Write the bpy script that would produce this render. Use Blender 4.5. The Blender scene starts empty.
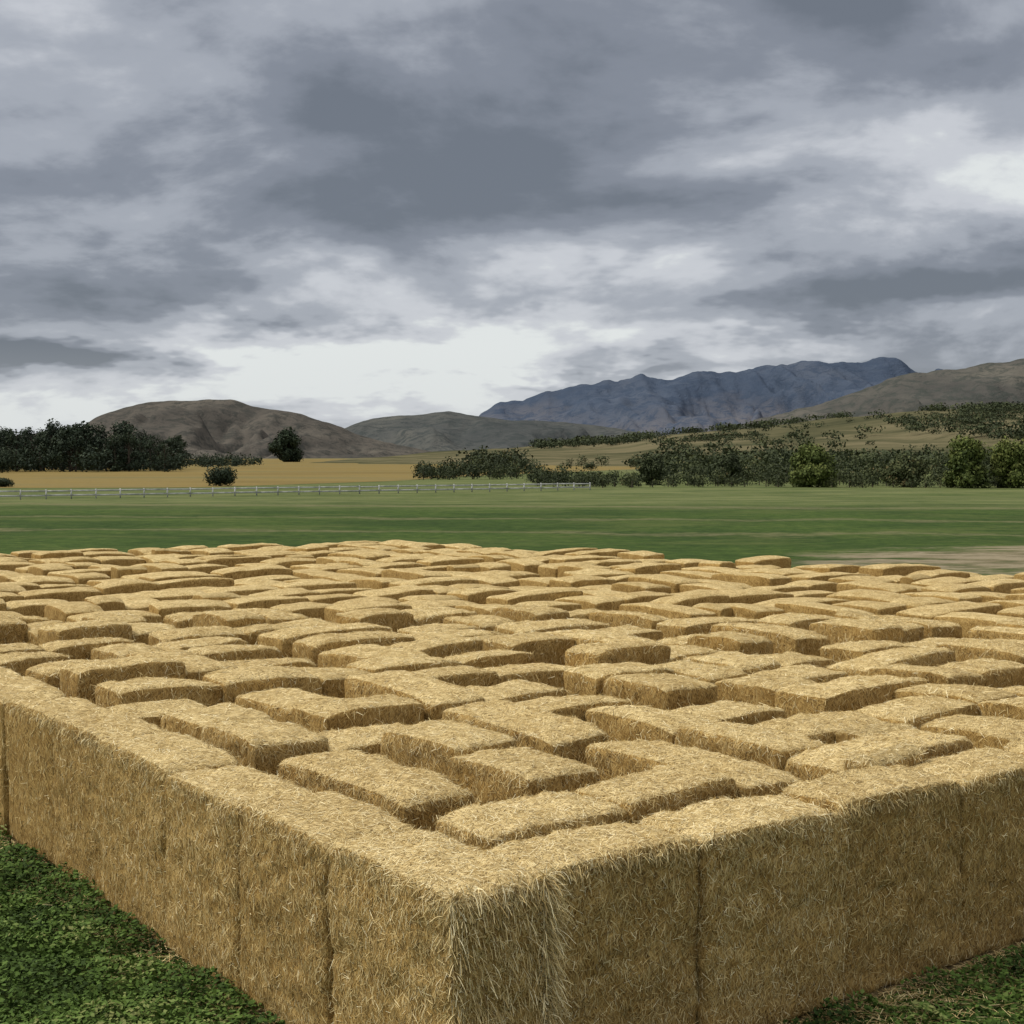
import bpy, math, random
import numpy as np
from mathutils import Vector
random.seed(7); rng=np.random.default_rng(7)
scene=bpy.context.scene
F=1430.0; HZ=455.0; H=5.4
# ---------------------------------------------------------------- helpers
def vnoise(p,seed=0):
    p=np.asarray(p,dtype=np.float64); i=np.floor(p).astype(np.int64); f=p-i; f=f*f*(3-2*f)
    def h(ix,iy,iz):
        n=(ix*73856093)^(iy*19349663)^(iz*83492791)^(seed*2654435761)
        n=n&0xffffffff; n=((n^(n>>15))*2246822519)&0xffffffff; n=((n^(n>>13))*3266489917)&0xffffffff; n=n^(n>>16)
        return n/2147483648.0-1.0
    r=0
    for a in (0,1):
        wx=f[...,0] if a else 1-f[...,0]
        for b in (0,1):
            wy=f[...,1] if b else 1-f[...,1]
            for c in (0,1):
                wz=f[...,2] if c else 1-f[...,2]
                r=r+wx*wy*wz*h(i[...,0]+a,i[...,1]+b,i[...,2]+c)
    return r
def fbm(p,o=3,seed=0):
    s=0;a=1;t=0
    for k in range(o):
        s=s+a*vnoise(np.asarray(p)*(2**k),seed+k*17); t+=a; a*=.5
    return s/t
def mesh_obj(name,verts,faces_flat,per,mat,parent=None,smooth=False,attrs=None,uv=None):
    me=bpy.data.meshes.new(name)
    verts=np.asarray(verts,dtype=np.float32).reshape(-1,3); ff=np.asarray(faces_flat,dtype=np.int32).ravel()
    nf=len(ff)//per
    me.vertices.add(len(verts)); me.vertices.foreach_set('co',verts.ravel())
    me.loops.add(len(ff)); me.loops.foreach_set('vertex_index',ff)
    me.polygons.add(nf); me.polygons.foreach_set('loop_start',np.arange(0,nf*per,per,dtype=np.int32))
    if smooth: me.polygons.foreach_set('use_smooth',np.ones(nf,dtype=bool))
    if attrs:
        for k,(dom,v) in attrs.items():
            a=me.attributes.new(k,'FLOAT',dom); a.data.foreach_set('value',np.asarray(v,dtype=np.float32).ravel())
    if uv is not None:
        l=me.uv_layers.new(name='UVMap'); l.data.foreach_set('uv',np.asarray(uv,dtype=np.float32).ravel())
    me.update(calc_edges=True); me.validate()
    me.materials.append(mat)
    ob=bpy.data.objects.new(name,me); scene.collection.objects.link(ob)
    if parent: ob.parent=parent
    return ob
def empty(name,loc=(0,0,0)):
    e=bpy.data.objects.new(name,None); e.empty_display_size=.5; scene.collection.objects.link(e); return e
class N:
    def __init__(s,tree): s.t=tree; s.n=tree.nodes; s.l=tree.links
    def add(s,ty,**kw):
        n=s.n.new(ty)
        for k,v in kw.items(): setattr(n,k,v)
        return n
    def put(s,sock,v):
        if hasattr(v,'is_output') : s.l.new(v,sock)
        else: sock.default_value=v
    def m(s,op,a,b=0.0,c=0.0,clamp=False):
        n=s.add('ShaderNodeMath',operation=op); n.use_clamp=clamp
        s.put(n.inputs[0],a); s.put(n.inputs[1],b)
        if op in('MULTIPLY_ADD',): s.put(n.inputs[2],c)
        return n.outputs[0]
    def noise(s,vec,scale,detail=3,rough=.5,dist=0,lac=2.0):
        n=s.add('ShaderNodeTexNoise'); s.put(n.inputs['Vector'],vec)
        n.inputs['Scale'].default_value=scale; n.inputs['Detail'].default_value=detail
        n.inputs['Roughness'].default_value=rough; n.inputs['Distortion'].default_value=dist
        return n.outputs['Fac']
    def mapping(s,vec,scale=(1,1,1),rot=(0,0,0),loc=(0,0,0)):
        n=s.add('ShaderNodeMapping'); s.put(n.inputs['Vector'],vec)
        n.inputs['Scale'].default_value=scale; n.inputs['Rotation'].default_value=rot; n.inputs['Location'].default_value=loc
        return n.outputs[0]
    def ramp(s,fac,stops,interp='LINEAR'):
        n=s.add('ShaderNodeValToRGB'); n.color_ramp.interpolation=interp
        e=n.color_ramp.elements
        while len(e)<len(stops): e.new(.5)
        for x,(p,c) in zip(e,stops):
            x.position=p; x.color=(*c,1) if len(c)==3 else c
        s.put(n.inputs[0],fac); return n.outputs[0]
    def mix(s,fac,a,b,bt='MIX'):
        n=s.add('ShaderNodeMix',data_type='RGBA',blend_type=bt)
        s.put(n.inputs[0],fac)
        for k,v in ((6,a),(7,b)):
            if isinstance(v,tuple) and len(v)==3: v=(*v,1)
            s.put(n.inputs[k],v)
        return n.outputs[2]
    def mr(s,v,a,b,c=0.,d=1.):
        n=s.add('ShaderNodeMapRange'); s.put(n.inputs[0],v)
        for i,x in enumerate((a,b,c,d)): n.inputs[i+1].default_value=x
        return n.outputs[0]
def material(name,rough=.9,spec=.2):
    m=bpy.data.materials.new(name); m.use_nodes=True
    b=m.node_tree.nodes['Principled BSDF']; b.inputs['Roughness'].default_value=rough
    b.inputs['Specular IOR Level'].default_value=spec
    return m,N(m.node_tree),b
def attr(n,name):
    a=n.add('ShaderNodeAttribute'); a.attribute_name=name; return a.outputs['Fac']
def bump(n,b,h,strength,dist):
    bm=n.add('ShaderNodeBump'); bm.inputs['Strength'].default_value=strength; bm.inputs['Distance'].default_value=dist
    n.l.new(h,bm.inputs['Height']); n.l.new(bm.outputs[0],b.inputs['Normal'])

# ---------------------------------------------------------------- materials
mstraw,n,b=material('baled_straw',.85,.15)
uv=n.add('ShaderNodeUVMap').outputs[0]
fib=None
for k,(rot,sc) in enumerate([(0.2,1),( -0.5,.9),(1.1,.85)]):
    r=n.mapping(uv,(1,1,1),(0,0,rot)); v=n.mapping(r,(80*sc,7,1),(0,0,0),(k*3.1,k*1.7,0))
    f=n.noise(v,1,2,.6)
    fib=f if fib is None else n.m('MAXIMUM',fib,f)
big=n.noise(uv,2.6,4,.65)
col=n.ramp(fib,[(0.43,(.11,.070,.027)),(.52,(.48,.35,.15)),(.62,(.82,.655,.335)),(.76,(.94,.83,.53))])
col=n.mix(n.mr(big,.35,.65),n.mix(1.0,col,(.72,.67,.57),'MULTIPLY'),col)
col=n.mix(n.m('MULTIPLY',attr(n,'tint'),.5),col,n.mix(1.0,col,(.76,.72,.65),'MULTIPLY'))
col=n.mix(attr(n,'side'),col,n.mix(1.0,col,(.71,.61,.44),'MULTIPLY'))  # side faces darker and warmer: cut straw ends plus shade put into the colour
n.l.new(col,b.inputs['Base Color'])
bump(n,b,n.m('ADD',n.m('MULTIPLY',fib,.8),n.m('MULTIPLY',big,.5)),1.0,.035)
mblade,n,b=material('straw_stalks',.65,.2)
col=n.ramp(attr(n,'rnd'),[(0,(.13,.08,.028)),(.3,(.40,.28,.105)),(.65,(.75,.595,.285)),(1,(.93,.83,.54))])
n.l.new(col,b.inputs['Base Color'])
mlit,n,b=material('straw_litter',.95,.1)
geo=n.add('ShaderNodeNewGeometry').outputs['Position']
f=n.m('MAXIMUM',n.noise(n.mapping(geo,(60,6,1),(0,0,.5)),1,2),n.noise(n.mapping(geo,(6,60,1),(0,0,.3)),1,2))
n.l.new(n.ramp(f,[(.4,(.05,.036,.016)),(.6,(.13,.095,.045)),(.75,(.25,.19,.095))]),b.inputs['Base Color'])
def leafmat(name,stops,rough=.7):
    m,n,b=material(name,rough,.12)
    n.l.new(n.ramp(attr(n,'rnd'),stops),b.inputs['Base Color'])
    return m
mclover=leafmat('clover_leaves',[(0,(.022,.040,.008)),(.45,(.060,.105,.019)),(.8,(.105,.165,.034)),(1,(.20,.22,.075))],.7)
mtree=leafmat('dark_tree_foliage',[(0,(.014,.022,.014)),(.5,(.028,.042,.024)),(1,(.052,.068,.036))])
mshrub=leafmat('shrub_foliage',[(0,(.028,.037,.018)),(.5,(.052,.065,.028)),(.85,(.095,.105,.042)),(1,(.15,.12,.055))])
mlime=leafmat('light_tree_foliage',[(0,(.035,.052,.015)),(.5,(.09,.115,.03)),(1,(.17,.18,.05))])
mbark,n,b=material('bark')
nz=n.noise(n.mapping(n.add('ShaderNodeNewGeometry').outputs['Position'],(3,3,.5)),2,3)
n.l.new(n.ramp(nz,[(.3,(.03,.024,.018)),(.7,(.1,.08,.06))]),b.inputs['Base Color'])
mfence,n,b=material('weathered_white_rail',.7)
nz=n.noise(n.add('ShaderNodeNewGeometry').outputs['Position'],1.5,3)
n.l.new(n.ramp(nz,[(.3,(.30,.31,.29)),(.7,(.6,.6,.58))]),b.inputs['Base Color'])

# ---------------------------------------------------------------- ground
mg,n,b=material('meadow_grass',.95,.1)
pos=n.add('ShaderNodeNewGeometry').outputs['Position']
sep=n.add('ShaderNodeSeparateXYZ'); n.l.new(pos,sep.inputs[0]); X,Y=sep.outputs[0],sep.outputs[1]
n1=n.noise(pos,.06,6,.7); n2=n.noise(pos,.9,6,.82); n3=n.noise(n.mapping(pos,(.06,.13,1),(0,0,-.12)),1,6,.75)
n4=n.noise(pos,9,3,.7)
c=n.ramp(n2,[(.3,(.019,.038,.007)),(.5,(.050,.088,.015)),(.7,(.110,.145,.034))])
c=n.mix(n.mr(n1,.42,.58,0,.95),c,n.mix(1.0,c,(.60,.68,.68),'MULTIPLY'))
c=n.mix(n.mr(n3,.50,.64,0,.7),c,(.105,.125,.036))
c=n.mix(n.mr(n4,.35,.6,.45,0),c,(.02,.032,.008))
far=n.mr(Y,135,165)
c=n.mix(n.m('MULTIPLY',far,n.mr(n3,.38,.6,.2,.9)),c,(.145,.158,.062))
for y0,wd_ in ((100,2.),(121,2.2),(150,4.0)):
    e=n.m('ABSOLUTE',n.m('SUBTRACT',n.m('ADD',n.m('MULTIPLY_ADD',X,.12,Y),n.m('MULTIPLY',n.m('SUBTRACT',n1,.5),22)),y0+.0))
    c=n.mix(n.m('MULTIPLY',n.mr(e,0,wd_,.8,0),n.mr(n2,.35,.6,.2,1)),c,(.17,.15,.08))
dx=n.m('DIVIDE',n.m('SUBTRACT',X,29.0),16.0); dy=n.m('DIVIDE',n.m('SUBTRACT',Y,n.m('MULTIPLY_ADD',X,.35,65.0)),10.5)
r2=n.m('ADD',n.m('MULTIPLY',dx,dx),n.m('MULTIPLY',dy,dy))
ns=n.noise(n.mapping(pos,(.12,.30,1),(0,0,.35)),1,8,.75)
dm=n.mr(n.m('ADD',n.m('SUBTRACT',1.15,r2),n.m('MULTIPLY',n.m('SUBTRACT',ns,.5),6)),.1,.9)
c=n.mix(n.m('MULTIPLY',dm,.92),c,n.ramp(ns,[(.3,(.075,.08,.035)),(.44,(.15,.12,.07)),(.54,(.29,.24,.16)),(.62,(.15,.125,.075)),(.75,(.30,.26,.18))]))
c=n.mix(n.mr(Y,420,620),c,n.ramp(n1,[(.35,(.08,.09,.04)),(.6,(.17,.15,.07))]))
n.l.new(c,b.inputs['Base Color'])
bump(n,b,n.m('ADD',n.m('MULTIPLY',n2,.7),n.m('MULTIPLY',n4,.25)),.6,.3)
S=16000
mesh_obj('ground',[(-S,-S,0),(S,-S,0),(S,S,0),(-S,S,0)],[0,1,2,3],4,mg)

def sheet(name,pts,z,mat):
    return mesh_obj(name,[(x,y,z) for x,y in pts],list(range(len(pts))),len(pts),mat)
def gp(px,py,z=0):
    Yd=(H-z)*F/(py-HZ); return ((px-512)/F*Yd,Yd)
mgold,n,b=material('ripe_grain',.95,.1)
pos=n.add('ShaderNodeNewGeometry').outputs['Position']
a1=n.noise(n.mapping(pos,(.008,.02,1)),1,5,.65); a2=n.noise(pos,.5,5,.75)
c=n.ramp(a1,[(.35,(.175,.125,.038)),(.5,(.23,.165,.052)),(.62,(.185,.15,.06)),(.7,(.13,.13,.045))])
c=n.mix(n.mr(a2,.3,.7,.5,0),c,(.10,.08,.028)); n.l.new(c,b.inputs['Base Color'])
sheet('golden_grain_field',[gp(-260,489),gp(200,487.5),gp(395,481),gp(470,476),gp(640,469),gp(640,461),gp(440,458.7),gp(190,458.9),gp(-260,462)],.03,mgold)

# ---------------------------------------------------------------- hills
def hill(name,tab,D,front,back,mat,rfreq,ramp_a,nx=260,ny=70,seed=1,rough=.03):
    px=np.array([t[0] for t in tab],float); py=np.array([t[1] for t in tab],float)
    xs=(px-512)/F*D; zs=(HZ-py)/F*D+H
    X=np.linspace(xs[0],xs[-1],nx); T=np.concatenate([np.linspace(-1,0,int(ny*.72)),np.linspace(0,1,int(ny*.28)+1)[1:]])
    XX,TT=np.meshgrid(X,T)
    prof=np.interp(X,xs,zs)
    k=np.array([1,2,3,2,1.]);k/=k.sum(); prof=np.convolve(np.pad(prof,2,mode='edge'),k,'valid')
    P=np.tile(prof,(len(T),1))
    YY=D+np.where(TT<0,TT*front,TT*back)
    s=1-np.abs(TT); S=s*s*(3-2*s)*.45+s*.55
    q=np.stack([XX*rfreq+TT*.7,TT*1.3,0*XX],-1)
    w=fbm(q*.8+5,3,seed)*.8
    q2=np.stack([XX*rfreq+w+TT*.5,TT*1.1,0*XX+3],-1)
    rv=1-np.abs(fbm(q2*2,4,seed+5))*2.2
    env=np.clip(-TT*4,0,1)*np.clip((1+TT)*2.5,0,1)
    hgt=P*(S-ramp_a*env*(np.clip(rv,0,1)*.9-.35*fbm(q2*5,3,seed+8)))
    hgt=hgt+P.max()*rough*fbm(np.stack([XX*rfreq*6,TT*7,0*XX],-1),4,seed+9)*np.clip(s*3,0,1)
    hgt=np.where(s<=0,-5,np.maximum(hgt,-5))
    ny_=len(T); V=np.stack([XX,YY,hgt-3],-1).reshape(-1,3)
    i=np.arange(nx-1)[None,:]+np.arange(ny_-1)[:,None]*nx
    Fc=np.stack([i,i+1,i+nx+1,i+nx],-1).reshape(-1,4)
    return mesh_obj(name,V,Fc,4,mat,smooth=True)
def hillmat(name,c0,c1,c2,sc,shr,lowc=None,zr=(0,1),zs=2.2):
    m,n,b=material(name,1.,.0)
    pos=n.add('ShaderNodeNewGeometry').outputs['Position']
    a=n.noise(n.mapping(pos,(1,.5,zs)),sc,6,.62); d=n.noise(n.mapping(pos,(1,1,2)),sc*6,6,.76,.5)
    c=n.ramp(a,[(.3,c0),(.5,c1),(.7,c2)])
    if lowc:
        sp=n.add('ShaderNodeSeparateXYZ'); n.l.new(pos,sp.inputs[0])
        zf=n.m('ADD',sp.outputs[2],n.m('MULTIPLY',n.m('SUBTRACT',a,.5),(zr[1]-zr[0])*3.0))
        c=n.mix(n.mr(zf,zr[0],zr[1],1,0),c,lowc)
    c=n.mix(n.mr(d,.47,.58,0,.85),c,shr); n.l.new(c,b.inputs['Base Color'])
    bump(n,b,d,.5,8/sc*.01)
    return m
mh1=hillmat('dry_hill',(.072,.067,.06),(.10,.09,.078),(.132,.119,.10),.006,(.052,.053,.048))
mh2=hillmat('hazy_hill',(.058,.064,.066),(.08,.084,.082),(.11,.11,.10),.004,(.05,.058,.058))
mh3=hillmat('haze_blue_mountain',(.050,.068,.104),(.066,.086,.125),(.095,.110,.142),.0012,(.050,.069,.106),(.135,.132,.145),(60,330))  # aerial haze put into the base colour as a blue-grey tint
mh4=hillmat('right_dry_hill',(.072,.07,.066),(.098,.094,.084),(.15,.138,.115),.004,(.055,.062,.056))
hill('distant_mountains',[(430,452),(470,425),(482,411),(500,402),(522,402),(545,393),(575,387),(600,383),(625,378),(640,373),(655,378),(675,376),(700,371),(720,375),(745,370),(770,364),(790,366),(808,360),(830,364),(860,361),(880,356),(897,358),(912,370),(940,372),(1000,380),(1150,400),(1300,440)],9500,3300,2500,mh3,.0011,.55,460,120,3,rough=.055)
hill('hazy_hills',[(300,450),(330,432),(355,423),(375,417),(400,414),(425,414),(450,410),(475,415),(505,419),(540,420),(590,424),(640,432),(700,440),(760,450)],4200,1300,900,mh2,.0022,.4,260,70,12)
hill('mesa_hill',[(-140,452),(-60,440),(20,434),(60,430),(85,424),(108,411),(130,405),(150,401),(185,400),(215,397),(235,398),(252,404),(275,408),(300,413),(330,421),(352,431),(385,441),(430,450),(470,454)],2900,900,700,mh1,.0034,.6,300,80,21)
hill('dry_ridge_hill',[(720,432),(760,418),(800,408),(830,401),(860,389),(890,377),(920,372),(950,369),(980,365),(1010,359),(1030,354),(1080,348),(1200,340),(1330,352),(1450,400)],3600,1500,900,mh4,.0028,.7,300,90,33)
msh,n,b=material('rangeland_grass',1.,.0)
pos=n.add('ShaderNodeNewGeometry').outputs['Position']
a=n.noise(n.mapping(pos,(.45,1,1)),.012,6,.7)
n.l.new(n.ramp(a,[(.35,(.05,.053,.03)),(.47,(.088,.084,.046)),(.58,(.15,.13,.076)),(.72,(.10,.092,.05))]),b.inputs['Base Color'])
rise_tab=[(380,455),(430,450),(500,446),(560,442),(620,437),(680,431),(740,426),(800,420),(850,414),(900,409),(950,407),(1000,406),(1060,404),(1200,400),(1350,404),(1450,440)]
RD=1500.; RF=1050.
hill('shrubby_rise',rise_tab,RD,RF,500,msh,.004,.12,200,60,41,rough=.03)
def rise_z(x,y):
    px=np.array([t[0] for t in rise_tab],float); zs=(HZ-np.array([t[1] for t in rise_tab],float))/F*RD+H
    P=np.interp(x,(px-512)/F*RD,zs); t=(y-RD)/RF; s=np.clip(1+np.minimum(t,0),0,1)
    return P*((s*s*(3-2*s))*.45+s*.55)-3

# ---------------------------------------------------------------- foliage builders
class Leaves:
    def __init__(s): s.V=[];s.R=[]
    def clump(s,c,rad,nl,size,base=.5,var=.22):
        c=np.asarray(c,float); rad=np.asarray(rad,float)
        d=rng.normal(size=(nl,3)); d/=np.linalg.norm(d,axis=1)[:,None]
        r=rng.uniform(.5,1.06,(nl,1)); P=c+d*r*rad
        nr=d+rng.normal(size=(nl,3))*.45; nr/=np.linalg.norm(nr,axis=1)[:,None]
        q=rng.normal(size=(nl,3)); a=np.cross(nr,q); a/=np.linalg.norm(a,axis=1)[:,None]; bb=np.cross(nr,a)
        sz=size*rng.uniform(.5,1.3,(nl,1))
        s.V.append(np.stack([P-a*sz,P+bb*sz*.7,P+a*sz,P-bb*sz*.7],1))
        s.R.append(np.clip(base+rng.normal(size=nl)*var*.5+d[:,2]*.15,0,1))
    def obj(s,name,mat,parent=None):
        V=np.concatenate(s.V).reshape(-1,3); k=len(V)//4
        return mesh_obj(name,V,np.arange(k*4),4,mat,parent,attrs={'rnd':('FACE',np.concatenate(s.R))})
class Wood:
    def __init__(s): s.V=[];s.F=[];s.k=0
    def stick(s,p0,p1,r0,r1,ns=6):
        p0=np.array(p0,float);p1=np.array(p1,float); d=p1-p0; d/=np.linalg.norm(d)
        u=np.cross(d,[.3,1,.2]);u/=np.linalg.norm(u);w=np.cross(d,u)
        an=np.arange(ns)/ns*2*math.pi; ring=np.cos(an)[:,None]*u+np.sin(an)[:,None]*w
        s.V.append(np.concatenate([p0+ring*r0,p1+ring*r1])); 
        for i in range(ns):
            j=(i+1)%ns; s.F.append([s.k+i,s.k+j,s.k+ns+j,s.k+ns+i])
        s.k+=2*ns
    def obj(s,name,parent=None): return mesh_obj(name,np.concatenate(s.V),s.F,4,mbark,parent)
def tree(L,W,x,y,z,h,w,nc=16,nl=90,base=.5,low=.12):
    lean=rng.normal(size=2)*.03*h
    top=np.array([x+lean[0],y+lean[1],z+h*.8])
    W.stick((x,y,z-.3),(x+lean[0]*.4,y+lean[1]*.4,z+h*.4),h*.028,h*.018); W.stick((x+lean[0]*.4,y+lean[1]*.4,z+h*.4),top,h*.018,h*.006)
    for k in range(nc):
        t=rng.uniform(low,1)**.85; an=rng.uniform(0,6.28)
        env=math.sin(math.pi*min(1,max(.0,(t*.86+.14)))**.9)**.6 if t<.98 else .25
        rr=w*.5*env*rng.uniform(.3,.8)
        c=np.array([x+math.cos(an)*rr+lean[0]*t,y+math.sin(an)*rr+lean[1]*t,z+h*(t*.88)])
        cr=w*rng.uniform(.14,.25)
        W.stick((x+lean[0]*t*.6,y+lean[1]*t*.6,z+h*t*.55),c,h*.009,h*.003,4)
        L.clump(c,(cr,cr,cr*rng.uniform(.7,1.1)),nl,w*.034,base+rng.normal()*.14)
def shrub(L,x,y,z,h,w,nl=140,base=.5,size=None,nc=5):
    for k in range(nc):
        an=rng.uniform(0,6.28); r=w*.5*rng.uniform(.1,.65); cr=w*rng.uniform(.2,.32)
        hh=h*rng.uniform(.25,.7)
        L.clump((x+math.cos(an)*r,y+math.sin(an)*r,z+hh),(cr,cr,min(hh,h*.4)),nl//nc,size or w*.045,base+rng.normal()*.12)

root=empty('distant_treeline'); L=Leaves();W=Wood()
for k in range(120):
    px=rng.uniform(-180,184); y=rng.uniform(455,560)
    hp=rng.uniform(30,43) if px<150 else rng.uniform(20,33)
    if 98<px<118: hp*=.78
    h=hp/F*y+2.5; x=(px-512)/F*y
    tree(L,W,x,y,0,h,h*rng.uniform(.6,.95),13,90,.42+rng.normal()*.12,.0)
for k in range(150):
    px=rng.uniform(-180,190); y=rng.uniform(445,560); shrub(L,(px-512)/F*y,y,0,rng.uniform(5,10),rng.uniform(8,13),140,.35)
for k in range(40):
    px=rng.uniform(180,265); y=rng.uniform(620,760); shrub(L,(px-512)/F*y,y,0,rng.uniform(3,7),rng.uniform(7,12),120,.45)
L.obj('foliage',mtree,root);W.obj('trunks',root)
def single(name,px,base_py,hp,wp,mat,nc=26,nl=160,base=.5,low=.05,yd=None):
    y=yd or H*F/(base_py-HZ); root=empty(name); L=Leaves();W=Wood(); tree(L,W,(px-512)/F*y,y,0,hp/F*y,wp/F*y,nc,nl,base,low)
    L.obj('crown',mat,root);W.obj('trunk',root)
single('lone_tree',285,462,31,36,mtree,36,250,.5)
def sshrub(name,px,by,hp,wp,mat,base=.5):
    y=H*F/(by-HZ); r=empty(name);L=Leaves();W=Wood()
    x=(px-512)/F*y;h=hp/F*y;w=wp/F*y
    for k in range(6): W.stick((x,y,0),(x+rng.normal()*w*.2,y+rng.normal()*w*.2,h*.6),.06,.02,4)
    shrub(L,x,y,0,h,w,3600,base,w*.03,18); L.obj('leaves',mat,r);W.obj('stems',r)
sshrub('round_shrub',221,486,20,34,mtree,.5)
sshrub('round_shrub',4,487,9,24,mtree,.6)
sshrub('round_shrub',2,473,26,30,mtree,.5)
root=empty('shrub_belt'); L=Leaves();W=Wood()
def belt(n_,px0,px1,by0,by1,h0,h1,base=.5,wmul=1.8,nl=200):
    for k in range(n_):
        px=rng.uniform(px0,px1); by=rng.uniform(by0,by1); y=H*F/(by-HZ); h=(h0+(h1-h0)*rng.uniform()**1.5)/F*y; x=(px-512)/F*y
        shrub(L,x,y,0,h,h*wmul*rng.uniform(.7,1.2),nl,base+rng.normal()*.15,h*.07,6)
        W.stick((x,y,0),(x,y+.1,h*.5),.1,.04,4)
belt(60,418,540,474,480,10,19,.15)
belt(20,470,515,467,474,17,25,.12)
belt(50,530,640,481,487,8,19,.22)
belt(80,600,1040,485,488,7,18,.40)
belt(120,640,1130,479,484,12,27,.35)
belt(90,660,1150,471,477,11,26,.22)
belt(50,560,900,466,470,7,14,.3)
belt(30,860,1150,483,488,16,30,.45)
L.obj('leaves',mshrub,root);W.obj('stems',root)
single('leafy_tree',812,487,40,48,mlime,40,240,.4,.05)
single('leafy_tree',652,485,30,32,mshrub,28,200,.25,.05)
single('leafy_tree',730,484,30,34,mshrub,28,200,.2,.05)
single('leafy_tree',965,488,50,50,mlime,40,240,.4,.02)
single('leafy_tree',1010,488,50,48,mlime,40,240,.5,.02)
single('leafy_tree',1050,486,60,60,mlime,32,200,.4,.02)
single('leafy_tree',905,487,32,44,mshrub,28,200,.6,.02)
L=Leaves()
cnt=0
while cnt<1150:
    y=rng.uniform(560,1560); x=rng.uniform(.02,.48)*y
    v=float(fbm(np.array([[x*.011,y*.005,1.]]),4,77)[0])
    if x/y<.09 and y<1250: continue
    thr=-.05 if (y<850 or y>1420) else .12
    if v<thr and rng.uniform()<.93: continue
    z=float(rise_z(np.array([x]),np.array([y]))[0])
    h=rng.uniform(2.0,7)*(1.3 if y>1350 else 1)
    for q in range(2): L.clump((x+rng.normal()*5,y+rng.normal()*5,z+h*.4),(h*1.2,h*1.1,h*.55),42,h*.17,.25+rng.normal()*.13)
    cnt+=1
L.obj('hillside_scrub',mshrub)

root=empty('rail_fence'); V=[];Fc=[]
def box(c,hx,hy,hz,ang=0):
    k=len(V); ca,sa=math.cos(ang),math.sin(ang)
    for sx,sy,sz in [(-1,-1,-1),(1,-1,-1),(1,1,-1),(-1,1,-1),(-1,-1,1),(1,-1,1),(1,1,1),(-1,1,1)]:
        lx,ly=sx*hx,sy*hy; V.append((c[0]+lx*ca-ly*sa,c[1]+lx*sa+ly*ca,c[2]+sz*hz))
    for f in [(0,3,2,1),(4,5,6,7),(0,1,5,4),(1,2,6,5),(2,3,7,6),(3,0,4,7)]: Fc.append([k+i for i in f])
A=np.array(gp(-60,501));B=np.array(gp(590,490)); dl=np.linalg.norm(B-A); ang=math.atan2(B[1]-A[1],B[0]-A[0]); npst=int(dl/3)
for i in range(npst+1):
    p=A+(B-A)*i/npst; box((p[0],p[1],.6),.07,.07,.6,ang)
    if i<npst:
        q=A+(B-A)*(i+.5)/npst
        for zz in (.45,1.0): box((q[0],q[1],zz+rng.normal()*.015),dl/npst/2-.075,.03,.095,ang)
mesh_obj('posts_and_rails',V,Fc,4,mfence,root)

# ---------------------------------------------------------------- straw bale maze
C=np.array([-.47,10.96]); th=math.radians(36.6); U=np.array([math.cos(th),math.sin(th)]); Vv=np.array([-U[1],U[0]])
WD=.94
NI,NJ=32,44
jr=np.random.default_rng(5)
AI=[0,1.34,3.05,4.6]; BJ=[0,1.38,2.9,4.45,6.0]
while len(AI)<NI+1: AI.append(AI[-1]+jr.uniform(1.38,1.68))
while len(BJ)<NJ+1: BJ.append(BJ[-1]+jr.uniform(1.38,1.68))
def inside(i,j):
    p=C+U*(AI[i]+WD/2)+Vv*(BJ[j]+WD/2)
    def side(a,b): return (b[0]-a[0])*(p[1]-a[1])-(b[1]-a[1])*(p[0]-a[0])
    return side((-5,57.5),(20,37.5))<0 and side((-5,57.5),(-25,46.5))>0 and abs(p[0])<26
nodes={(i,j) for i in range(NI) for j in range(NJ) if inside(i,j)}
edges=set()
for (i,j) in sorted(nodes):
    if i==0 and (0,j+1) in nodes: edges.add(((0,j),(0,j+1)))
    if j==0 and (i+1,0) in nodes: edges.add(((i,0),(i+1,0)))
conn={q for q in nodes if q[0]==0 or q[1]==0}
mr_=random.Random(23)
front=sorted(conn)
parent_dir={}
while len(conn)<len(nodes):
    if mr_.random()<.5: q=front[-1]
    else: q=mr_.choice(front)
    opts=[]
    for d in ((1,0),(0,1),(-1,0),(0,-1)):
        t=(q[0]+d[0],q[1]+d[1])
        if t in nodes and t not in conn: opts.append((t,d))
    if not opts: front.remove(q); continue
    pd=parent_dir.get(q); pick=None
    if pd and mr_.random()<.35:
        for o in opts:
            if o[1]==pd: pick=o
    if pick is None: pick=mr_.choice(opts)
    t,d=pick; conn.add(t); front.append(t); parent_dir[t]=d
    edges.add(tuple(sorted((q,t))))
inner=[e for e in edges if not((e[0][0]==0 and e[1][0]==0)or(e[0][1]==0 and e[1][1]==0))]
for e in sorted(inner):
    touches=min(e[0][0],e[0][1])==0
    if mr_.random()<(.8 if touches else .06): edges.discard(e)
    elif e[0][0]<=3 and e[0][1]<=4: edges.discard(e)
for e in [((1,1),(2,1)),((2,1),(3,1)),((3,1),(3,2)),((1,2),(1,3)),((2,2),(2,3)),((1,4),(2,4)),((3,3),(3,4)),((1,4),(1,5)),((4,2),(5,2)),((4,1),(4,2)),((2,3),(2,4)),((2,5),(3,5)),((4,1),(5,1)),((3,4),(4,4)),((4,3),(5,3)),((3,5),(3,6))]: edges.add(e)
own={}
for q in sorted(nodes):
    i,j=q
    ue=((i-1,j),q) in edges or (q,(i+1,j)) in edges
    ve=((i,j-1),q) in edges or (q,(i,j+1)) in edges
    if i==0: own[q]='v'
    elif j==0: own[q]='u'
    elif ue and ve: own[q]='u' if mr_.random()<.5 else 'v'
    else: own[q]='u' if ue else 'v'
own[(3,1)]='v'
runs=[]
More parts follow.
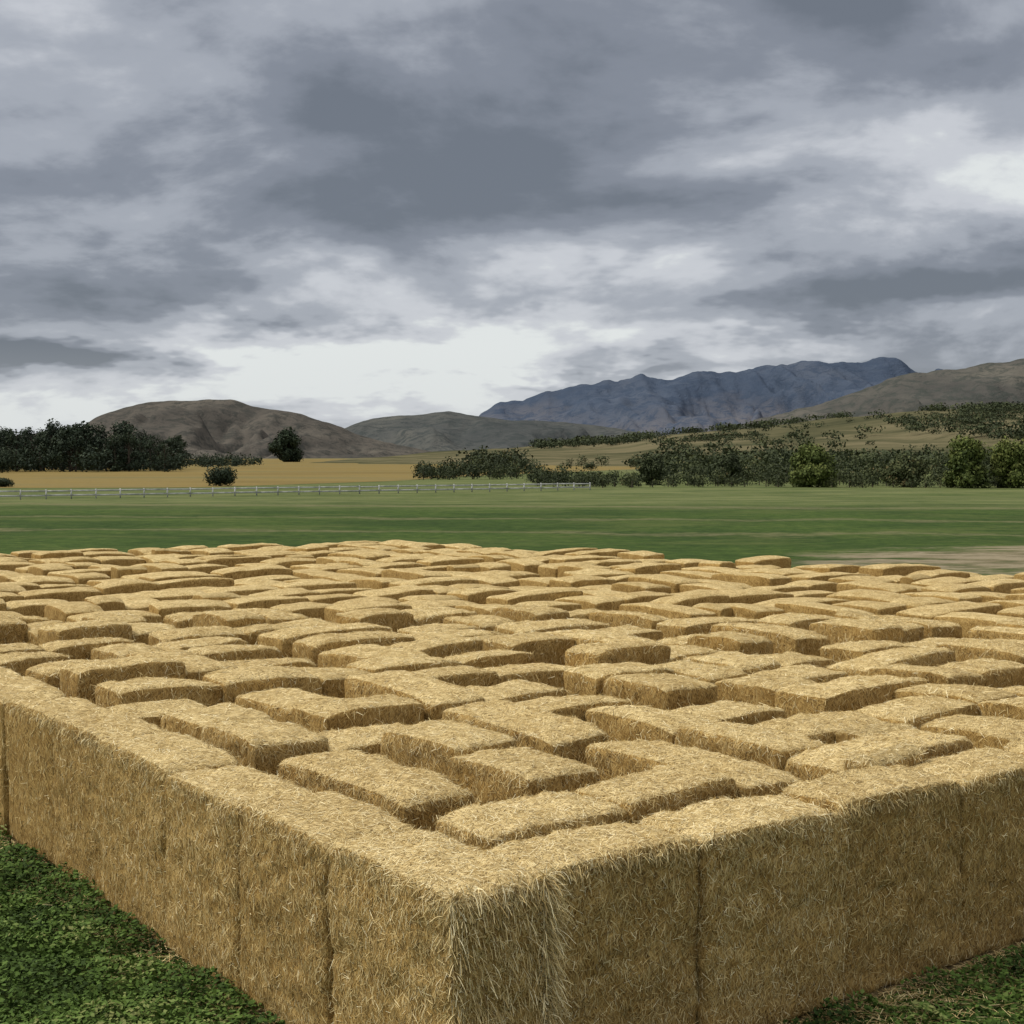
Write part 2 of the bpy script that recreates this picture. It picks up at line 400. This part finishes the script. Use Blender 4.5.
def proc(axis):
    done=set()
    for q in sorted(nodes):
        st=(1,0) if axis=='u' else (0,1)
        nx=(q[0]+st[0],q[1]+st[1]); e=(q,nx)
        if e not in edges or e in done: continue
        pv=((q[0]-st[0],q[1]-st[1]),q)
        if pv in edges and own[q]==axis: continue
        end=nx; done.add(e)
        while True:
            n2=(end[0]+st[0],end[1]+st[1]); e2=(end,n2)
            if own[end]==axis and e2 in edges: done.add(e2); end=n2
            else: break
        s=AI[q[0]] if axis=='u' else BJ[q[1]]; t=AI[end[0]] if axis=='u' else BJ[end[1]]
        s+= 0 if own[q]==axis else WD
        t+= WD if own[end]==axis else 0
        cross=(BJ[q[1]] if axis=='u' else AI[q[0]])+WD/2
        outer=(q[0]==0 and axis=='v') or (q[1]==0 and axis=='u')
        if outer and axis=='u': cross+=.07
        runs.append((axis,s,t,cross,outer))
proc('u');proc('v')
bales=[]
for axis,s,t,cr,outer in runs:
    Ln=t-s
    if Ln<.4: continue
    nb=max(1,round(Ln/1.86)); cuts=np.linspace(s,t,nb+1)
    if nb>1: cuts[1:-1]+=rng.uniform(-.18,.18,nb-1)*(.3 if outer else 1)
    soft=outer and axis=='v'
    for k in range(nb):
        l=cuts[k+1]-cuts[k]; m=(cuts[k+1]+cuts[k])/2
        off=cr+rng.normal()*(.022 if soft else .035 if outer else .06)
        a,bq=(m,off) if axis=='u' else (off,m)
        p=C+U*a+Vv*bq
        ang=th+(0 if axis=='u' else math.pi/2)+rng.normal()*(.010 if soft else .022 if outer else .045)
        hz=1.0+rng.normal()*(.012 if soft else .018 if outer else .030)
        bales.append((p[0],p[1],hz,ang,l/2+(.002 if outer else -.004),WD/2+rng.normal()*.015+(0 if outer else .015),hz,outer))
bales=np.array(bales,float); print('bales',len(bales))
dist=np.hypot(bales[:,0],bales[:,1])
def lines(nn,h,r):
    a=[-1,-1+.25*r/h,-1+r/h]; b_=list(np.linspace(-1+r/h,1-r/h,nn)[1:-1]); return np.array(a+b_+[-x for x in a[::-1]])
RR=.065
def template(nx,ny,nz):
    gx,gy,gz=lines(nx,.93,RR),lines(ny,.47,RR),lines(nz,1.0,RR)
    idx={};V=[];Fq=[];UVq=[];Sd=[]
    def vid(x,y,z):
        k=(round(x,5),round(y,5),round(z,5))
        if k not in idx: idx[k]=len(V); V.append((x,y,z))
        return idx[k]
    for ax in range(3):
        g1,g2=[(gy,gz),(gx,gz),(gx,gy)][ax]
        for sgn in (-1,1):
            if ax==2 and sgn<0: continue
            for i in range(len(g1)-1):
                for j in range(len(g2)-1):
                    qs=[(g1[i],g2[j]),(g1[i+1],g2[j]),(g1[i+1],g2[j+1]),(g1[i],g2[j+1])]
                    pts=[[(sgn,p,q),(p,sgn,q),(p,q,sgn)][ax] for (p,q) in qs]
                    flip=(sgn<0) if ax!=1 else (sgn>0)
                    if flip: pts=pts[::-1]
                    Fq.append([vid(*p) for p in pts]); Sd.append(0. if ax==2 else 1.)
                    UVq.append([[ (p[1]*.47,p[2]*1.0),(p[0]*.93,p[2]*1.0),(p[0]*.93,p[1]*.47)][ax] for p in pts])
    return np.array(V),np.array(Fq),np.array(UVq),np.array(Sd)
maze=empty('straw_bale_maze')
def build(sel,res,name,fine):
    T,Fq,UVq,Sd=template(*res); B=bales[sel]; nb=len(B)
    h=B[:,None,4:7]; P=T[None]*h
    r=RR*np.ones((nb,1,1)); q=np.clip(P,-(h-r),h-r); d=P-q; dl=np.linalg.norm(d,axis=2,keepdims=True); nrm=d/dl
    P=q+nrm*r
    X_=P[...,0]/h[...,0]; Y_=P[...,1]/h[...,1]; Z_=P[...,2]/h[...,2]
    outer=B[:,7][:,None]
    cr_=rng.uniform(-.1,1.5,(nb,1))
    P[...,2]+=np.where(P[...,2]>0,1,0)*(.03*cr_*(1-X_**2)*(1-.5*Y_**2)-.055*np.abs(X_)**6-.008-.012*(1-outer)*np.abs(Y_)**4)
    P[...,1]+=.03*(1-X_**2)*(1-Z_**2)*np.sign(P[...,1])*np.where(np.abs(Y_)>.5,1,0)
    # bale ends draw in a little, so the joints read as grooves
    P[...,1]*=1-.03*np.abs(X_)**8
    P[...,0]+=.01*(1-Y_**2)*np.sign(P[...,0])*np.where(np.abs(X_)>.8,1,0)*(1-outer)
    side=np.clip(np.abs(nrm[...,1])+np.abs(nrm[...,0])-.3,0,1)
    P[...,1]-=np.sign(P[...,1])*side*.014*np.exp(-((P[...,2]+.0)/.06)**2)
    P[...,0]+=P[...,1]*rng.normal(size=(nb,1))*.05*(1-outer)
    sd=rng.uniform(0,500,(nb,1,3))
    n1=fbm(P*2.2+sd,2,3)*.048; n2=fbm(P*9+sd,4,5)*(.042 if fine else .018)
    P=P+nrm*((n1*(1-.3*outer)+n2)[...,None])
    ca,sa=np.cos(B[:,3])[:,None],np.sin(B[:,3])[:,None]
    tilt=rng.normal(size=(nb,1))*.024*(1-.5*outer); roll=rng.normal(size=(nb,1))*.036*(1-.5*outer)
    z=P[...,2]+(P[...,0]*tilt+P[...,1]*roll)*(P[...,2]>-.5)
    x=B[:,0:1]+P[...,0]*ca-P[...,1]*sa; y=B[:,1:2]+P[...,0]*sa+P[...,1]*ca; z=z+B[:,2:3]
    W_=np.stack([x,y,z],-1); nv=len(T)
    FF=(Fq[None]+(np.arange(nb)*nv)[:,None,None])
    UU=UVq[None]+rng.uniform(0,50,(nb,1,1,2))
    tint=np.repeat(rng.uniform(0,1,nb),len(Fq))
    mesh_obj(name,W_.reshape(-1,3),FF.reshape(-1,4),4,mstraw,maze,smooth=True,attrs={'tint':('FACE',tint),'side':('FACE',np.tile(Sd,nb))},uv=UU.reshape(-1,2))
    return W_.reshape(-1,3),FF.reshape(-1,4),np.repeat(B[:,7],len(Fq)),tint
near=dist<19; mid=(~near)&(dist<32); far=dist>=32
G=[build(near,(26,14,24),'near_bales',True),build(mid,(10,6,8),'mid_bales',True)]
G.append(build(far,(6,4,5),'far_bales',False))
VB=[];RB=[]
for gi,(Wv,FF,outer,tint) in enumerate(G):
    Q=Wv[FF]; c=Q.mean(1); e1=Q[:,2]-Q[:,0]; e2=Q[:,3]-Q[:,1]; nn=np.cross(e1,e2); ar=np.linalg.norm(nn,axis=1)/2; nn=nn/(2*ar[:,None]+1e-12)
    d=np.hypot(c[:,0],c[:,1])
    dens=[1500,240,0][gi]*np.where(gi==0,(12/np.maximum(d,11))**1.6,1)
    rim=(c[:,2]>1.84)&(nn[:,2]<.88)
    dens=dens*np.where((c[:,2]<1.1)&(outer==0),.1,1)*np.where((nn[:,2]<.5)&(outer==0),.7,1)*np.where(rim,2.0,1)
    w=ar*dens; tot=int(w.sum()); print('blades',gi,tot)
    if tot==0: continue
    idx=rng.choice(len(c),tot,p=w/w.sum())
    a,bb=rng.uniform(0,1,(2,tot,1)); q=Q[idx]
    P=(q[:,0]*(1-a)+q[:,1]*a)*(1-bb)+(q[:,3]*(1-a)+q[:,2]*a)*bb
    n_=nn[idx]
    rv=rng.normal(size=(tot,3))
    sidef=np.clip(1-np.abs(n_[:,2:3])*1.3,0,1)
    rv[:,2:3]-=sidef*1.5*np.where(rng.uniform(size=(tot,1))<.85,1,-.6)
    t=rv-n_*(rv*n_).sum(1,keepdims=True); t/=np.linalg.norm(t,axis=1)[:,None]
    lift=rng.uniform(-.03,.28,(tot,1))*rng.uniform(0,1,(tot,1))+np.where(rng.uniform(size=(tot,1))<np.where(rim[idx],.14,.035)[:,None],.65,0)
    dd=t+n_*lift; dd/=np.linalg.norm(dd,axis=1)[:,None]
    Ln=rng.uniform(.03,.12,(tot,1))*(1,1.2)[gi]; wd=rng.uniform(.0013,.0028,(tot,1))*(1,1.6)[gi]
    s=np.cross(dd,n_+rng.normal(size=(tot,3))*.4); s/=np.linalg.norm(s,axis=1)[:,None]
    p0=P+n_*.003-dd*Ln*.25; p1=P+n_*.005+dd*Ln*.75
    VB.append(np.stack([p0-s*wd,p0+s*wd,p1+s*wd*.7,p1-s*wd*.7],1)); RB.append(np.clip(rng.normal(.63,.26,tot)-.18*sidef[:,0]-.12*tint[idx],0,1))  # stalks on side faces toned darker too, matching the bale sides
V_=np.concatenate(VB).reshape(-1,3)
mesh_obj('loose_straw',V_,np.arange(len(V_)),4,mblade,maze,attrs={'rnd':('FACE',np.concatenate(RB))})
VB=[];RB=[]
def hang(P,out,L0,L1,spread,mu=.5):
    k=len(P); L_=rng.uniform(L0,L1,(k,1)); d=out*rng.uniform(.2,.9,(k,1))+rng.normal(size=(k,3))*spread; d[:,2]-=.15
    d/=np.linalg.norm(d,axis=1)[:,None]; prev=P-d*.06; wv=np.cross(d,rng.normal(size=(k,3))); wv/=np.linalg.norm(wv,axis=1)[:,None]; wv*=rng.uniform(.0016,.0032,(k,1))
    rr=np.clip(rng.normal(mu,.28,k),0,1)
    for sgm in range(4):
        nx=prev+d*L_/4; VB.append(np.stack([prev-wv,prev+wv,nx+wv,nx-wv],1)); RB.append(rr)
        d=d+np.array([0,0,-.65])*rng.uniform(.4,1.2,(k,1)); d/=np.linalg.norm(d,axis=1)[:,None]; prev=nx
def W3(a,b_,z): 
    a=np.asarray(a)[:,None];b_=np.asarray(b_)[:,None]; return np.concatenate([C+U*a+Vv*b_,np.asarray(z)[:,None]],1)
U3=np.array([*U,0.]);V3=np.array([*Vv,0.])
k=2600; hang(W3(rng.uniform(.0,.96,k),np.full(k,.03),1.98-rng.uniform(0,1,k)**1.4*1.7),-V3,.08,.28,.4,.52)
k=350; an=rng.uniform(0,1.57,k); hang(W3(.05-.03*np.cos(an),.04-.03*np.sin(an),1.97-rng.uniform(0,1,k)**1.5*1.5),-(U3+V3)*.7,.06,.2,.5,.5)
k=2000; an=rng.uniform(0,1.57,k); hang(W3(.90+.06*np.cos(an),.07-.08*np.sin(an),1.98-rng.uniform(0,1,k)*1.3),(U3*.9-V3*.4),.10,.36,.4,.58)
k=3000; hang(W3(np.full(k,.05),rng.uniform(0,15,k),1.97-rng.uniform(0,.10,k)),-U3,.05,.17,.4)
k=2400; hang(W3(rng.uniform(.9,12,k),np.full(k,.12),1.96-rng.uniform(0,.10,k)),-V3,.05,.16,.4)
V_=np.concatenate(VB).reshape(-1,3)
mesh_obj('hanging_straw',V_,np.arange(len(V_)),4,mblade,maze,attrs={'rnd':('FACE',np.concatenate(RB))})
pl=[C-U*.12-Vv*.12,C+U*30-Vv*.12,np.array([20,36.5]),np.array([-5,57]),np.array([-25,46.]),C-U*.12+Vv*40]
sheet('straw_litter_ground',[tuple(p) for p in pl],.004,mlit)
k=5000; b1=rng.uniform(-.5,14,k); a1=-np.abs(rng.normal(size=k))*.3
k2=9000; a2=rng.uniform(0,12,k2); b2=-np.abs(rng.normal(size=k2))*.55
P=np.concatenate([W3(a1,b1,rng.uniform(.02,.08,k)),W3(a2,b2,rng.uniform(.02,.09,k2))]); k+=k2
an=rng.uniform(0,6.28,k); d=np.stack([np.cos(an),np.sin(an),rng.normal(size=k)*.15],1); L_=rng.uniform(.03,.09,(k,1)); s=np.cross(d,[0,0,1.])*.0025
V_=np.stack([P-d*L_-s,P-d*L_+s,P+d*L_+s,P+d*L_-s],1).reshape(-1,3)
mesh_obj('fallen_straw',V_,np.arange(len(V_)),4,mblade,attrs={'rnd':('FACE',rng.uniform(0,.8,k))})
def leafpatch(a0,a1,b0,b1,dn):
    k=int((a1-a0)*(b1-b0)*dn); a=rng.uniform(a0,a1,k); b_=rng.uniform(b0,b1,k)
    P=W3(a,b_,np.zeros(k)); q=P*1.0
    hmax=.05+.24*np.clip(fbm(q*1.8,3,90)+.35,0,1.2)
    P[:,2]=.01+hmax*rng.uniform(.1,1,k)**.7
    r=np.clip(.38+.55*fbm(q*1.3,2,91)+rng.normal(size=k)*.18+ (P[:,2]-.09)*2.2,0,1)
    return P,r
pr=[leafpatch(-5.5,-.02,-2,15,1600),leafpatch(0,12,-4,-.05,1300)]
P=np.concatenate([x[0] for x in pr]); R=np.concatenate([x[1] for x in pr]); k=len(P)
a=rng.normal(size=(k,3)); a[:,2]*=.45; a/=np.linalg.norm(a,axis=1)[:,None]; q=np.array([0,0,1.])+rng.normal(size=(k,3))*.4; bb=np.cross(a,q); bb/=np.linalg.norm(bb,axis=1)[:,None]
sz=rng.uniform(.014,.042,(k,1)); V_=np.stack([P-a*sz,P+bb*sz*.6,P+a*sz*1.1,P-bb*sz*.6],1).reshape(-1,3)
mesh_obj('clover_and_grass',V_,np.arange(k*4),4,mclover,attrs={'rnd':('FACE',R)})

# ---------------------------------------------------------------- sky
w=bpy.data.worlds.new('World'); scene.world=w; w.use_nodes=True; n=N(w.node_tree)
bg=w.node_tree.nodes['Background']; bg.inputs['Strength'].default_value=.1
w.cycles.sampling_method='MANUAL'; w.cycles.sample_map_resolution=512
SE,SR=math.radians(50),math.radians(270)
sky=n.add('ShaderNodeTexSky',sky_type='NISHITA'); sky.sun_disc=False; sky.sun_elevation=SE; sky.sun_rotation=SR
tc=n.add('ShaderNodeTexCoord').outputs['Generated']
sp=n.add('ShaderNodeSeparateXYZ'); n.l.new(tc,sp.inputs[0]); x,y,z=sp.outputs
zz=n.m('ADD',n.m('MAXIMUM',z,0),.28)
cb=n.add('ShaderNodeCombineXYZ'); n.l.new(n.m('DIVIDE',x,zz),cb.inputs[0]); n.l.new(n.m('DIVIDE',y,zz),cb.inputs[1]); cv=cb.outputs[0]
wn=n.noise(cv,1.6,5,.62); wn2=n.noise(n.mapping(cv,loc=(7,3,0)),1.6,5,.62)
xd=n.m('ADD',x,n.m('MULTIPLY',n.m('SUBTRACT',wn,.5),.36)); zd=n.m('ADD',z,n.m('MULTIPLY',n.m('SUBTRACT',wn2,.5),.16))
base=n.noise(n.mapping(cv,(1,1.0,1),(0,0,.25),(2.3,1.1,0)),1.8,7,.54,.25)
sh=n.noise(n.mapping(cv,(1,1.0,1),(0,0,.25),(2.24,1.22,0)),1.8,7,.54,.25)
fine=n.noise(n.mapping(cv,(1,1.0,1),loc=(4,9,0)),5,7,.62,.4)
val=n.m('ADD',n.m('MULTIPLY',n.m('SUBTRACT',base,.5),1.3),.44)
val=n.m('ADD',val,n.m('MULTIPLY',n.m('SUBTRACT',base,sh),1.1))
val=n.m('ADD',val,n.m('MULTIPLY',n.m('SUBTRACT',fine,.5),.40))
def g(px,py,sx,sy,amp):
    global val
    cx=(px-512)/F; cz=(HZ-py)/F
    a=n.m('DIVIDE',n.m('SUBTRACT',xd,cx),sx/F); c_=n.m('DIVIDE',n.m('SUBTRACT',zd,cz),sy/F)
    e=n.m('EXPONENT',n.m('MULTIPLY',n.m('ADD',n.m('MULTIPLY',a,a),n.m('MULTIPLY',c_,c_)),-1.0))
    val=n.m('ADD',val,n.m('MULTIPLY',e,amp))
g(300,360,260,38,.60); g(200,415,450,30,.55); g(500,335,170,40,.32); g(650,285,110,26,.35); g(930,205,200,60,.24)
g(100,75,130,60,.22); g(960,90,120,40,.18); g(330,265,50,24,.25); g(800,345,200,18,.25)
g(430,100,300,110,-.32); g(40,368,110,18,-.9); g(880,300,220,24,-.34); g(600,378,100,13,-.42); g(60,250,200,60,-.15)
g(800,20,220,50,-.2); g(520,205,200,40,-.14); g(200,300,120,22,-.2)
cloud=n.ramp(val,[(0.0,(1.6,1.8,2.15)),(.28,(2.35,2.57,3.03)),(.52,(3.8,4.05,4.55)),(.8,(5.95,6.15,6.55)),(1.0,(7.7,8.0,7.95))],'EASE')
hi=n.mr(z,.36,.75); cloud=n.mix(hi,cloud,(11,10.9,10.6))
hz_=n.m('MULTIPLY',n.mr(z,.0,.075,1,0),.4); cloud=n.mix(hz_,cloud,(6.4,6.75,7.05))
col=n.mix(.93,sky.outputs[0],cloud)
low=n.mr(z,-.02,.0); col=n.mix(low,(1.5,1.6,1.4),col)
n.l.new(col,bg.inputs['Color'])
sd=bpy.data.lights.new('sun','SUN'); sd.energy=2.8; sd.angle=math.radians(20); sd.color=(1,.945,.845)
so=bpy.data.objects.new('sun',sd); scene.collection.objects.link(so)
dv=Vector((math.sin(SR)*math.cos(SE),math.cos(SR)*math.cos(SE),math.sin(SE)))
so.rotation_euler=dv.to_track_quat('Z','Y').to_euler(); so.location=dv*60
cd=bpy.data.cameras.new('camera'); cd.sensor_width=36; cd.lens=36*F/1024; cd.clip_end=40000; cd.clip_start=.1
co=bpy.data.objects.new('camera',cd); scene.collection.objects.link(co); co.location=(0,0,H)
co.rotation_euler=(math.radians(90)-math.atan((512-HZ)/F),0,0); scene.camera=co
scene.view_settings.view_transform='Standard'; scene.view_settings.look='None'; scene.view_settings.exposure=0
